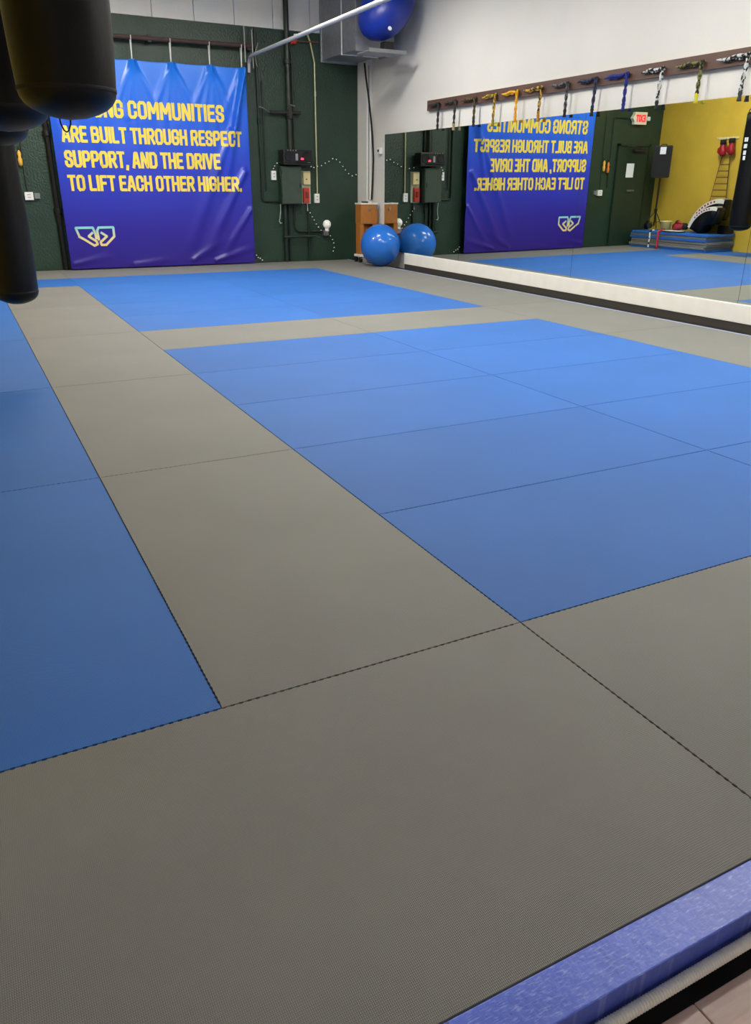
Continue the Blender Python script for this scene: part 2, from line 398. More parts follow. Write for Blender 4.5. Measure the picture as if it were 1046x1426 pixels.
def strokes2d(polys, th, step=.022):
    """quads (list of 4 points) covering thick polylines, split so that they can follow folds"""
    Q = []
    for pl in polys:
        for k,(a,b) in enumerate(zip(pl,pl[1:])):
            a, b = Vector(a), Vector(b); d = b-a; L = d.length
            if L < 1e-6: continue
            d /= L; n = Vector((-d.y,d.x))*th/2
            ea = th*.5; a2 = a-d*(ea if k == 0 else ea*.42); b2 = b+d*(ea if k == len(pl)-2 else ea*.42)
            m = max(1,int((b2-a2).length/step))
            for i in range(m):
                p, q = a2.lerp(b2,i/m), a2.lerp(b2,(i+1)/m)
                for c0,c1 in ((1,1/3),(1/3,-1/3),(-1/3,-1)): Q.append([p+n*c0,p+n*c1,q+n*c1,q+n*c0])
    return Q
def text_quads(s, x, z, h, width, th=.19, words=False):
    adv, items, wd = 0, [], 0
    for ch in s:
        wd += 1
        w, pl = GL[ch]; items.append((adv,pl,wd)); adv += w + (.34 if ch != ' ' else .12)
    total = adv-.34+th
    k = width/total; Q = []; WQ = {}
    for a,pl,wi in items:
        polys = [[(x+(a+p[0]+th/2)*k, z+h*(th/2+p[1]*(1-th))) for p in P] for P in pl]
        q = strokes2d(polys, th*h*.95); Q += q; (WQ.setdefault(wi,[]).extend(q) if q else None)
    return list(WQ.values()) if words else Q

# ------------------------------------------------------------------ banner on its rod
BX0, BX1, BZ0, BZ1, BY = 1.19, 4.31, .015, 3.05, 12.17
TIES = [1.27,1.88,2.50,3.10,3.72,4.25]
def seg_ridge(x,z,p,q,w):
    px,pz = p; qx,qz = q; dx,dz = qx-px,qz-pz; L2 = dx*dx+dz*dz
    t = max(0,min(1,((x-px)*dx+(z-pz)*dz)/L2)); dd = math.hypot(x-px-t*dx, z-pz-t*dz)
    ww = w*(.5+.5*t)
    return math.exp(-(dd/ww)**2)*(1-t)**.6
FOLDS = []
for tx in TIES:
    for dx,l in ((-.42,.85),(-.2,1.0),(.03,1.25),(.22,1.0),(.45,.85)):
        FOLDS.append(((tx,BZ1),(tx+dx,BZ1-l),.07,.020))
FOLDS += [((4.28,3.02),(3.82,1.1),.075,.085),((4.24,2.95),(3.98,1.9),.05,.05),((4.0,2.1),(3.15,.25),.10,.055),((4.2,1.5),(3.4,.12),.10,.05),((4.28,.9),(3.7,.1),.08,.030),((3.6,.08),(4.3,.28),.07,.028),((3.2,.1),(3.9,.5),.09,.022),((1.25,.1),(1.9,.22),.07,.018),((2.2,.06),(3.0,.14),.08,.014)]
def bdisp(x,z):
    d = 0
    for p,q,w,a in FOLDS: d += a*seg_ridge(x,z,p,q,w)
    d += .006*math.sin(x*3.1+z*.7)+.004*math.sin(x*9+z*1.3)*(.4+.6*z/3)
    return d
M['banner'] = mat_zgrad('banner_print', [(0,(44,22,132)),(.2,(46,34,150)),(.5,(40,62,190)),(.75,(30,98,222)),(1,(28,124,236))], .015, 3.05, rough=.3)
M['emblem'] = mat_zgrad('emblem_print', [(0,(244,214,140)),(.5,(232,222,160)),(1,(140,214,214))], .36, .65, rough=.4)
bn = thing('banner',((BX0+BX1)/2,BY,0),'blue to purple vinyl banner with yellow block lettering hung on the dark green wall','banner')
bn_off = Vector((-(BX0+BX1)/2,0,0))
bm = bmesh.new(); NX, NZ = 240, 200; g = []
for j in range(NZ+1):
    row = []
    for i in range(NX+1):
        fx, fz = i/NX, j/NZ
        x = BX0+(BX1-BX0)*fx; z = BZ0+(BZ1-BZ0)*fz
        sag = .012*abs(math.sin(math.pi*(x-TIES[0])/.612))*fz**8
        row.append(bm.verts.new((x+bn_off.x, -bdisp(x,z), z-sag)))
    g.append(row)
for j in range(NZ):
    for i in range(NX): bm.faces.new((g[j][i],g[j][i+1],g[j+1][i+1],g[j+1][i]))
cl = obj('banner_sheet', bm, M['banner'], bn, smooth=True)
sm = cl.modifiers.new('thickness','SOLIDIFY'); sm.thickness = .0015; sm.offset = -1
def print_quads(name, Q, m, parent=bn):
    bm = bmesh.new()
    for q in Q:
        bm.faces.new([bm.verts.new((p[0]+bn_off.x, -bdisp(p[0],p[1])-.006, p[1])) for p in q])
    for f in bm.faces:
        if f.normal.y > 0: f.normal_flip()
    return obj(name, bm, m, parent)
for s,x,z,h,w in (('STRONG COMMUNITIES',1.38,2.235,.255,2.51),('ARE BUILT THROUGH RESPECT',1.325,1.877,.235,2.85),('SUPPORT, AND THE DRIVE',1.325,1.525,.245,2.45),('TO LIFT EACH OTHER HIGHER.',1.325,1.187,.235,2.80)):
    for q in text_quads(s,x,z,h,w,words=True): print_quads('letter', q, M['ytext'])
def em(p): return (1.32+(p[0]-110)/730*.62, .655-(p[1]-215)/345*.30)
EP = [[(180,380),(130,225),(440,225),(472,330),(480,410)],[(180,380),(280,440),(430,540),(492,515),(478,465),(345,375),(415,320)],
      [(525,430),(512,280),(545,225),(815,225),(815,385),(650,530),(562,530),(552,480),(680,380),(590,320)]]
print_quads('emblem', strokes2d([[em(p) for p in pl] for pl in EP], .036), M['emblem'])
for tx in TIES:
    obj('tie', tube([(tx+bn_off.x,-.012,BZ1-.03),(tx+bn_off.x+.004,-.02,BZ1+.12),(tx+bn_off.x+.01,-.03,3.37),(tx+bn_off.x+.008,.035,3.375),(tx+bn_off.x+.002,.012,BZ1+.1),(tx+bn_off.x,.004,BZ1-.03)],.006,6), M['plasw'], bn)
rod = thing('banner_rod',(2.7,12.19,3.35),'dark brown steel rod holding up the banner','rod')
obj('rod_pipe', tube([(-1.75,0,-.015),(1.78,0,.015)],.032,12), M['brownpipe'], rod)
for x in (-1.6,.1,1.7):
    obj('bracket', box(x-.03,x+.03,-.02,.16,-.05,.05,.006), M['pipeb'], rod)
obj('end_cross', tube([(1.62,-.04,-.22),(1.62,-.04,.28)],.012,8), M['steel'], rod)
obj('end_cross', tube([(1.75,-.04,-.30),(1.75,-.04,.24)],.012,8), M['steel'], rod)
obj('end_hook', tube([(1.83,-.02,-.27),(1.80,-.05,-.25),(1.78,-.05,-.1),(1.84,-.05,.06)],.008,8), M['steel'], rod)

# ------------------------------------------------------------------ pipes and conduits on the green wall
def pipe_thing(name, pts, r, m, label, cat='pipe', couplers=()):
    b = Vector(pts[0]); t = thing(name, b, label, cat)
    obj('tube', tube([Vector(p)-b for p in pts], r, 12), m, t)
    for c in couplers:
        p = Vector(c)-b; obj('coupling', lathe([(r*1.05,-.04),(r*1.45,-.035),(r*1.45,.035),(r*1.05,.04)],14,c=p), m, t)
    return t
pipe_thing('wall_pipe',[(5.10,12.28,4.55),(5.10,12.28,1.86)],.045,M['pipeg'],'thick dark green vertical pipe above the radio',couplers=((5.10,12.28,3.2),(5.10,12.28,2.42)))
pipe_thing('wall_pipe',[(5.19,12.31,3.35),(5.19,12.31,1.86)],.018,M['pipeg'],'thin green pipe close beside the thick pipe above the radio')
pipe_thing('wall_pipe',[(1.125,12.305,3.3),(1.125,12.305,0)],.042,M['blackp'],'black upright tube standing in for shade just left of the banner edge',couplers=((1.125,12.305,2.0),(1.125,12.305,.9)))  # no real pipe: black tube added for the shadow band beside the banner
t = pipe_thing('pipe_bracket',[(4.74,12.25,2.43),(5.30,12.25,2.44)],.028,M['pipeb'],'short black horizontal bar crossing the pipe above the radio','bracket')
b0 = Vector((4.74,12.25,2.43))
obj('clamp', box(.33,.39,-.04,.03,-.09,.12,.005), M['pipeb'], t)
obj('hook', tube([(0,0,0),(-.06,-.02,.02),(-.14,-.03,.06),(-.2,-.02,.07)],.010,8), M['steel'], t)
obj('bolt', tube([(.36,-.05,.12),(.44,-.05,.11)],.012,8), M['steel'], t)
pipe_thing('wall_pipe',[(4.56,12.32,3.64),(4.56,12.32,1.07),(4.575,12.32,1.04),(4.61,12.32,1.03),(4.86,12.32,1.03)],.020,M['pipeg'],'thin green pipe beside the banner bending toward the metal panel',couplers=((4.56,12.32,2.3),))
pipe_thing('wall_pipe',[(4.64,12.32,2.9),(4.64,12.32,1.2)],.012,M['pipeg'],'thinnest green pipe running down next to the banner edge')
pipe_thing('wall_conduit',[(5.47,12.30,3.66),(5.53,12.30,3.52),(5.59,12.30,3.27),(5.61,12.32,3.22),(5.612,12.32,1.15)],.013,M['brass'],'pale metal conduit running down to the white outlet box','conduit',couplers=((5.612,12.32,2.75),))
pipe_thing('wall_pipe',[(4.965,12.29,.98),(4.965,12.29,-.0)],.040,M['pipeg'],'thick green pipe from the metal panel down to the mats',couplers=((4.965,12.29,.42),))
pipe_thing('wall_pipe',[(5.045,12.31,.98),(5.045,12.31,-.0)],.018,M['pipeg'],'thin green pipe beside the thick one below the metal panel')
pipe_thing('wall_pipe',[(5.15,12.31,.98),(5.15,12.31,.62),(5.165,12.31,.555),(5.21,12.31,.525),(5.27,12.31,.52),(5.70,12.31,.51)],.017,M['pipeg'],'green pipe curving from the metal panel to the globe lamp')
pipe_thing('wall_pipe',[(5.43,12.31,.98),(5.43,12.31,-.0)],.020,M['pipeg'],'green pipe below the red and cream units')
pipe_thing('wall_pipe',[(4.90,12.24,.435),(5.52,12.24,.435)],.022,M['pipeg'],'horizontal green pipe near the floor below the panel')
pipe_thing('ceiling_conduit',[(4.42,12.30,3.0),(4.42,12.28,3.14),(4.42,12.22,3.21),(4.415,12.1,3.225),(4.40,6.0,3.23),(4.40,1.0,3.23)],.028,M['conduitw'],'silver conduit running from the wall overhead toward the camera','conduit')
vv = thing('red_valve',(5.24,12.28,3.51),'small red pipe valve on the green wall beside the duct','valve')
obj('valve_body', ball(.05,(0,0,0),(1,.9,1.0),u=14,v=9), M['red'], vv, True)
obj('valve_flange', box(-.07,-.05,-.045,.045,-.055,.055,.006), M['red'], vv)
obj('branch_pipe', tube([(.05,0,0),(.44,0,.01)],.009,10), mat('dull_red_pipe',(120,66,62),rough=.5), vv)
obj('gauge', lathe([(0,0),(.035,0),(.035,.02),(0,.02)],14,c=(0,-.06,.07)), M['plasw'], vv)

# electrical panel, radio, small units
pn = thing('metal_panel',(5.07,12.35,.98),'grey-green metal wall panel below the black radio','panel')
obj('cabinet', box(-.20,.19,-.17,0,0,.62,.008), M['greend'], pn)
pdoor = obj('door', box(-.19,.18,-.186,-.17,.01,.61,.006), mat('panel_grey_green',(58,72,60),rough=.4,noise=.1), pn)
obj('latch', box(.14,.155,-.2,-.186,.27,.35,.003), M['pipeb'], pdoor)
for s in (.12,.5): obj('hinge', tube([(-.19,-.188,s),(-.19,-.188,s+.06)],.006,8), M['pipeb'], pdoor)
rd = thing('radio',(5.15,12.30,1.645),'black stereo radio with a red light on top of the metal panel','radio')
obj('shelf', box(-.25,.26,-.22,.04,-.02,0,.003), M['pipeb'], rd)
rcs = obj('casing', box(-.27,.27,-.24,.0,.0,.215,.018), M['blackp'], rd)
for sx in (-.17,.17):
    obj('speaker_grille', lathe([(0,.004),(.05,.006),(.075,.012),(.08,0)],20), M['strap'], rd, loc=(sx,-.24,.112)).rotation_euler = (math.pi/2,0,0)
obj('display', box(-.045,.0,-.246,-.238,.045,.15,.003), mat('grey_display',(150,150,158),rough=.3), rcs)
obj('power_light', box(.055,.105,-.247,-.239,.055,.085,.004), M['redglow'], rcs)
for k in range(4): obj('knob', lathe([(0,0),(.012,0),(.012,.02),(0,.02)],10), M['steel'], rcs, loc=(-.19+.05*k,-.25,.19))
obj('foot', box(.17,.24,-.24,-.2,.01,.03,.004), M['steel'], rd)
un = thing('alarm_unit',(5.385,12.35,.985),'cream and red alarm control unit beside the metal panel','alarm')
obj('back_plate', box(-.095,.095,-.03,0,0,.545,.005), mat('pale_plate',(180,190,160),rough=.5), un)
crm = obj('cream_module', box(-.06,.075,-.09,-.03,.32,.53,.008), M['cream'], un)
obj('button', box(-.015,.012,-.098,-.088,.40,.415,.002), M['pipeb'], crm)
rdm = obj('red_module', box(-.065,.045,-.10,-.03,.015,.27,.010), M['red'], un)
obj('pull_handle', box(-.03,.015,-.125,-.098,.10,.2,.008), mat('dark_red',(130,40,36),rough=.4), rdm)
obj('cord', tube([(.03,-.03,0),(.032,-.035,-.06),(.025,-.04,-.12)],.012,8), M['plasw'], un)
def small_box(name,x,z,w,h,d,label,cat='outlet'):
    t = thing(name,(x,YF,z),label,cat)
    obj('cover', box(-w/2,w/2,-d,0,0,h,.006), M['plasw'], t)
    for s in (.28,.62): obj('socket', box(-w*.2,w*.2,-d-.003,-d+.001,h*s,h*s+h*.16,.001), mat('socket_grey',(190,190,188),rough=.5), t)
    return t
small_box('outlet_box',4.785,1.375,.085,.15,.05,'white outlet box left of the metal panel')
small_box('outlet_box',5.60,1.0,.095,.155,.05,'white outlet box at the foot of the pale conduit')
sw = small_box('switch_box',.735,1.055,.125,.115,.06,'white switch box on the green wall left of the banner','switch')
obj('wire', tube([(-.01,-.02,.115),(-.015,-.015,.4),(0,-.02,.95),(-.02,-.02,1.9)],.008,6), M['pipeb'], sw)
obj('side_box', box(.075,.16,-.05,0,.02,.1,.006), mat('grey_device',(120,122,122),rough=.5), sw)
od = thing('hanging_ornament',(.62,YF,1.50),'small orange hanging ornament on the green wall near the door','ornament')
for k,(x,z) in enumerate(((-.05,0),(.07,.03))):
    obj('tassel', lathe([(0,0),(.028,.02),(.034,.1),(.02,.13),(.03,.18),(.012,.22),(0,.23)],12,c=(x,-.04,z)), mat('orange_%d'%k,[(215,120,40),(235,180,70)][k],rough=.6), od, True)
    obj('loop', tube([(x,-.04,z+.22),(x,-.02,z+.26),(x,0,z+.27)],.005,6), M['strap'], od)
# hanging cable left of the panel
tag(obj('cable', tube([(4.875,12.28,.98),(4.88,12.30,.86),(4.865,12.31,.74),(4.85,12.31,.70),(4.87,12.30,.66),(4.90,12.30,.67)],.009,8), mat('pale_cable',(170,180,170))), 'short pale cable hanging below the left of the metal panel', 'cable')
# globe lamp
gl = thing('globe_lamp',(5.77,YF,.43),'white globe bulb lamp low on the green wall','lamp')
obj('bracket_box', box(-.07,.03,-.09,0,.01,.10,.006), M['steel'], gl)
obj('lamp_holder', lathe([(.03,.08),(.04,.09),(.035,.15),(0,.15)],14,c=(0,-.08,0)), M['plasw'], gl)
obj('globe', ball(.075,(0,-.08,.205),(1,1,1.02),u=20,v=12), M['bulb'], gl, True)
# fairy lights
def fairy(pts, n, label):
    P = [Vector(p) for p in pts]; b = P[0].copy(); t = thing('fairy_lights', b, label, 'string lights')
    L = [0]
    for a,c in zip(P,P[1:]): L.append(L[-1]+(c-a).length)
    def at(s):
        for k in range(len(P)-1):
            if s <= L[k+1]: return P[k].lerp(P[k+1],(s-L[k])/(L[k+1]-L[k]))
        return P[-1]
    fine = [at(L[-1]*i/40) for i in range(41)]
    obj('wire', tube([p-b for p in fine],.004,5), M['pipeg'], t)
    first = None
    for i in range(n):
        p = at(L[-1]*(i+.5)/n)-b+Vector((0,-.008,.004*(-1)**i))
        if first is None: first = obj('bulb', ball(.009,(0,0,0),(1.3,1,1),u=8,v=6), M['bulb'], t, loc=p)
        else: inst(first, t, p)
fairy([(5.43,12.22,1.60),(5.56,12.30,1.59),(5.72,12.32,1.63),(5.97,12.33,1.755),(6.10,12.33,1.66),(6.20,12.33,1.53),(6.32,12.33,1.455),(6.44,12.33,1.50)],14,'string of tiny white lights draped from the radio to the corner')
fairy([(5.43,12.30,.86),(5.50,12.31,.76),(5.60,12.32,.60),(5.70,12.32,.50),(5.84,12.32,.45),(5.92,12.32,.34),(5.93,12.32,.22),(5.90,12.32,.12)],13,'string of tiny white lights hanging past the globe lamp')
fairy([(4.87,12.30,1.66),(4.80,12.32,1.60),(4.77,12.31,1.53)],3,'short end of white string lights above the left outlet box')
fairy([(4.35,12.25,.15),(4.40,12.26,.10),(4.50,12.28,.04)],4,'short end of string lights beside the bottom of the banner')

# ------------------------------------------------------------------ galvanised duct, shelf and blue bundle above the corner
du = thing('air_duct',(5.74,12.33,3.26),'galvanised sheet metal air duct high in the far corner','duct')
obj('duct_body', box(0,.66,-1.38,0,0,1.1,.006), M['galv'], du)
obj('flange', box(-.02,.68,-.05,0.0,-.03,1.1,.004), M['galv'], du)
obj('flange', box(-.012,.672,-1.40,-1.36,-.018,1.1,.004), M['galv'], du)
obj('seam_strip', box(-.008,0,-.86,-.83,.0,1.1,.002), M['plasw'], du)
obj('bottom_rib', box(0,.66,-.86,-.82,-.012,0,.002), M['plasw'], du)
sh = thing('duct_shelf',(5.95,10.40,3.16),'thin grey metal shelf plate beside the duct end','shelf')
obj('plate', box(-.34,.30,-.16,.24,-.012,.008,.003), M['galv'], sh)
obj('lip', box(-.34,.30,-.17,-.16,-.022,.03,.002), M['steel'], sh)
for x in (-.2,.2): obj('arm', box(x-.02,x+.02,.24,.53,-.012,.008,.002), M['steel'], sh)
obj('post', box(-.02,.14,-.06,.10,.008,.15,.006), M['blackp'], sh)
bb = thing('blue_ball',(5.99,10.42,3.37),'royal blue rubber ball sitting high beside the duct','ball')
bm = ball(.43,(0,0,0),(1,1,1),u=40,v=24)
for v in bm.verts: v.co.z = v.co.z*.95 + .34*v.co.x
mnz = min(v.co.z for v in bm.verts)
for v in bm.verts: v.co.z -= mnz+.06
obj('ball_skin', bm, M['bluedk'], bb, True)
obj('valve', lathe([(0,0),(.03,0),(.03,.012),(0,.014)],12), M['plasw'], bb, loc=(-.12,-.34,.06)).rotation_euler = (1.2,0,0)
# unseen duct above the frame, added to shade the top of the mirror wall
d2 = thing('shade_duct',(6.1,5.0,3.98),'long unseen duct under the ceiling, added to shade the mirror wall','duct')
obj('duct_body', box(-.2,.4,-4,4.6,0,.45,.01), M['galv'], d2)
for y in (-2,0,2,4): obj('flange', box(-.22,.42,y-.02,y+.02,-.02,.47,.004), M['galv'], d2)

# cable and conduit on the pilaster
pipe_thing('wall_conduit',[(6.515,11.965,3.1),(6.515,11.965,1.06)],.012,M['plasw'],'white conduit running down the white corner pilaster','conduit')
tag(obj('black_cable', tube([(6.36,11.9,3.22),(6.40,11.92,3.0),(6.45,11.93,2.75),(6.50,11.93,2.4),(6.53,11.92,2.1),(6.54,11.9,1.75),(6.53,11.9,1.4),(6.52,11.92,1.06)],.016,8), M['strap']), 'thick black cable bundle running down the white corner pilaster', 'cable')
tag(obj('grey_cable', tube([(6.475,11.962,3.2),(6.476,11.962,2.9),(6.478,11.962,2.3),(6.480,11.962,1.7),(6.480,11.962,1.06)],.006,6), mat('grey_cable',(110,110,108))), 'thin grey cable beside the black cable on the pilaster', 'cable')
cb = thing('wall_camera',(6.555,11.62,1.86),'small white sensor box on the wall beside the mirror corner','sensor')
obj('casing', box(-.06,0,-.05,.05,-.05,.05,.01), M['plasw'], cb)
obj('lens', lathe([(0,0),(.022,0),(.022,.01),(0,.012)],12), M['blackp'], cb, loc=(-.06,0,0)).rotation_euler = (0,-math.pi/2,0)

# ------------------------------------------------------------------ exercise ball and wooden chest in the corner
eb = thing('exercise_ball',(6.165,10.88,0),'large blue exercise ball on the mats against the mirror corner','ball')
obj('ball_skin', ball(.345,(0,0,.345),u=48,v=32), M['bluebl'], eb, True)
obj('valve_plug', lathe([(0,0),(.02,0),(.018,.008),(0,.009)],12), M['bluedk'], eb, loc=(0,0,.686))
wc = thing('wooden_chest',(6.32,11.72,0),'orange-brown wooden chest on legs behind the blue ball','chest')
obj('body', box(-.17,.17,-.10,.12,.66,.985,.006), M['wood'], wc)
obj('lid', box(-.18,.18,-.11,.13,.985,1.01,.004), mat('pale_lid',(225,222,212),rough=.5), wc)
obj('latch', box(-.02,.02,-.112,-.10,.88,.93,.003), M['steel'], wc)
obj('corner_bracket', box(.13,.172,-.106,-.10,.90,.985,.002), M['steel'], wc)
for sx in (-.13,.13): obj('leg', box(sx-.05,sx+.03,-.09,.08,.14,.66,.004), M['wood'], wc)
obj('back_board', box(-.08,.10,.04,.06,.14,.66,.003), M['wood'], wc)
obj('base', box(-.2,.2,-.12,.12,.10,.14,.004), M['plasw'], wc)
for sx in (-.17,.17):
    for sy in (-.09,.09):
        obj('caster', lathe([(0,-.02),(.05,-.02),(.05,.02),(0,.02)],14), M['blackp'], wc, loc=(sx,sy,.05)).rotation_euler = (0,math.pi/2,0)
tag(obj('black_tray', box(6.24,6.34,11.70,11.78,1.011,1.035,.006), M['blackp']), 'small black tray on top of the wooden chest', 'tray')

# ------------------------------------------------------------------ belt rack and belts
br = thing('belt_rack',(XR,7.0,2.37),'long brown board mounted on the white wall above the mirrors','rack')
obj('board', box(-.055,-.012,-5.0,3.0,0,.142,.004), M['board'], br)
for y in (2.6,.5,-1.6,-3.7): obj('wall_spacer', box(-.012,0,y-.05,y+.05,.02,.12), M['board'], br)
BELTS = [(9.60,(28,34,34),(40,48,46),(26,26,26),'dark charcoal martial arts belt, first on the rack from the far corner'),
 (9.13,(38,38,36),(70,66,54),(150,135,95),'black belt with a beige tail tip hung on the rack'),
 (8.62,(84,74,40),(50,46,36),(40,38,30),'olive brown belt hung on the rack'),
 (8.13,(196,158,40),(110,90,36),(150,122,40),'dull yellow belt with brown edging on the rack'),
 (7.64,(238,180,36),(222,150,20),(220,150,26),'bright golden yellow belt on the rack'),
 (7.14,(205,160,60),(60,50,34),(176,120,26),'yellow belt with a dark centre stripe on the rack'),
 (6.64,(44,44,46),(96,96,98),(28,28,30),'black and grey belt above the reversed banner text'),
 (6.14,(24,26,36),(50,60,96),(22,22,24),'black belt with faint navy stripe next to the blue belt'),
 (5.65,(26,44,138),(22,34,110),(20,36,120),'solid royal blue belt on the rack'),
 (5.14,(22,24,24),(200,202,200),(30,36,34),'black and white flecked belt just nearer than the blue belt'),
 (4.63,(34,36,26),(120,116,60),(205,196,50),'dark olive belt with a yellow tail tip on the rack'),
 (4.09,(26,28,28),(196,198,196),(50,52,50),'black and white belt at the right end of the rack')]
for i,(y,c1,c2,c3,lab) in enumerate(BELTS):
    t = thing('martial_arts_belt',(6.495,y,2.44),lab,'belt','belts hung along the wall rack')
    m = mat_stripe('belt_cloth_%d'%i,c1,c2,38 if i > 8 else 26); m3 = mat('belt_tip_%d'%i,c3,rough=.8)
    obj('peg', tube([(.012,0,.0),(-.05,0,.012)],.008,8), M['pipeb'], t)
    # folded bundle lying along the board toward the far corner
    L = .30+.03*(i%3)
    pts = [(-.03,-.02,.012)]+[(-.028-.006*math.sin(k*1.3+i),L*k/8,.004+.006*math.sin(k*1.1+i)-.012*k/8) for k in range(1,9)]
    pts2 = [(-.012,-.01,-.01)]+[(-.012-.004*math.cos(k+i),L*.86*k/8,-.012+.008*math.cos(k*1.7+i)-.01*k/8) for k in range(1,9)]
    bm = tube(pts,.013,8,sx=1.0,rads=[.012]+[.016]*6+[.012,.006]); tube(pts2,.012,8,bm,rads=[.012]*7+[.009,.005])
    obj('folded_loop', bm, m, t, True)
    # hanging twisted tails
    H = .285+.02*(i%2); bm = bmesh.new()
    for s in (0,math.pi):
        tube([(-.028+.010*math.cos(k*.9+s+i),.012*math.sin(k*.9+s+i)+(.02*k/12 if i%2 else .006*k/12),.01-H*k/12) for k in range(13)],.011,7,bm)
    tl = obj('hanging_tail', bm, m, t, True)
    b2 = lathe([(0,0),(.014,-.004),(.022,-.03),(.016,-.05),(.020,-.075),(.024,-.095),(.0,-.097)],12,c=(-.028,.02 if i%2 else .006,.02-H))
    obj('tail_tip', b2, m3, tl, True)

# ------------------------------------------------------------------ far wall door, exit sign (seen in the mirror)
d1 = struct(bpy.data.objects.new('door_1', None)); link(d1); d1.location = (-.13,YF,0)
leaf = obj('door_leaf', box(-.41,.41,-.045,-.005,.0,2.03,.004), M['greend'], d1)
for x0,x1 in ((-.47,-.415),(.415,.47)): obj('door_frame', box(x0,x1,-.06,0,0,2.09,.004), M['greend'], d1)
obj('door_frame', box(-.47,.47,-.06,0,2.035,2.09,.004), M['greend'], d1)
obj('door_closer', box(-.28,.05,-.11,-.05,1.93,2.0,.008), M['pipeb'], leaf)
obj('closer_arm', tube([(-.2,-.1,1.99),(.1,-.16,2.02),(.3,-.06,2.06)],.01,8), M['pipeb'], d1)
obj('push_bar', box(-.1,.1,-.075,-.045,1.13,1.17,.006), M['steel'], leaf)
for z in (.25,1.0,1.8): obj('hinge', tube([(-.415,-.062,z),(-.415,-.062,z+.1)],.009,8), M['pipeb'], d1)
tag(obj('notice_sheet', box(-.17,.045,12.300,12.303,1.42,1.70), M['paper']), 'white paper notice taped to the dark green door', 'notice')
ex = thing('exit_sign',(-.155,12.35,2.46),'lit exit sign with red letters above the green door','sign')
obj('sign_box', prism([(-.18,0),(.17,0),(.17,.06),(.235,.125),(.17,.19),(.17,.24),(-.18,.24)],'y',-.10,-.02,bev=.004), M['sign'], ex)
obj('back_mount', box(-.06,.06,-.02,0,.05,.19,.004), M['plasw'], ex)
bm = bmesh.new()
for q in text_quads('EXIT',-.13,.05,.14,.27,.24): bm.faces.new([bm.verts.new((p[0],-.102,p[1])) for p in q])
obj('lettering', bm, M['redprint'], ex)
obj('lamp_head', box(-.30,-.22,-.08,0,.08,.16,.01), M['plasw'], ex); obj('lamp_arm', tube([(-.22,-.05,.12),(-.18,-.05,.12)],.012,8), M['plasw'], ex)
pipe_thing('wall_conduit',[(.12,12.33,2.58),(.50,12.33,2.58),(.52,12.33,2.56),(.52,12.33,1.2)],.012,M['pipeb'],'dark conduit from the exit sign down beside the door','conduit')

# ------------------------------------------------------------------ left side: loudspeaker, stacked mats, pads and gloves (seen in the mirror)
ZT = .002+.049*7
sp = thing('loudspeaker_stand',(-.48,11.80,ZT),'black tripod stand under the loudspeaker in the yellow corner','stand')
obj('pole', tube([(0,0,.08),(0,0,1.06)],.018,10), M['blackp'], sp)
obj('collar', lathe([(.02,.36),(.035,.36),(.035,.44),(.02,.44)],12), M['blackp'], sp)
for k in range(3):
    a = k*2.094+.5; obj('leg', tube([(0,0,.40),(.16*math.cos(a),.16*math.sin(a),.18),(.27*math.cos(a),.27*math.sin(a),.013)],.011,8), M['blackp'], sp)
    obj('brace', tube([(0,0,.14),(.15*math.cos(a),.15*math.sin(a),.19)],.007,6), M['blackp'], sp)
ls = thing('loudspeaker',(-.48,11.80,1.41),'black loudspeaker with a white paper label on a tripod stand','speaker',rz=.85)
obj('cabinet', prism([(-.19,-.16),(.19,-.16),(.15,.16),(-.15,.16)],'z',0,.63,bev=.015), M['blackp'], ls)
obj('grille', prism([(-.17,-.168),(.17,-.168),(.17,-.158),(-.17,-.158)],'z',.03,.60), M['strap'], ls)
obj('paper_label', box(-.06,.06,-.172,-.168,.46,.60), M['paper'], ls)
obj('handle', tube([(.06,-.0,.63),(.05,0,.655),(-.05,0,.655),(-.06,0,.63)],.01,8), M['blackp'], ls)
fm = ['blue','grey']
for k in range(7):
    kd = 'grey' if k in (1,2,3,5) else 'blue'
    o = obj('spare_mat', box(-.40,.40,-1.05,1.05,0,.047,.006), M[kd], loc=(-.48+.012*math.sin(k*2.1),11.0+.03*math.sin(k*1.7)-.0,.002+.049*k))
    tag(o, ['lowest blue mat in the stack by the yellow wall','second mat from the bottom of the mat stack, grey','third mat from the bottom of the mat stack, grey','grey mat in the middle of the mat stack','blue mat third from the top of the mat stack','grey mat second from the top of the mat stack','top blue mat of the stack by the yellow wall'][k],'mat','spare mats stacked by the yellow wall')
ZT = .002+.049*7
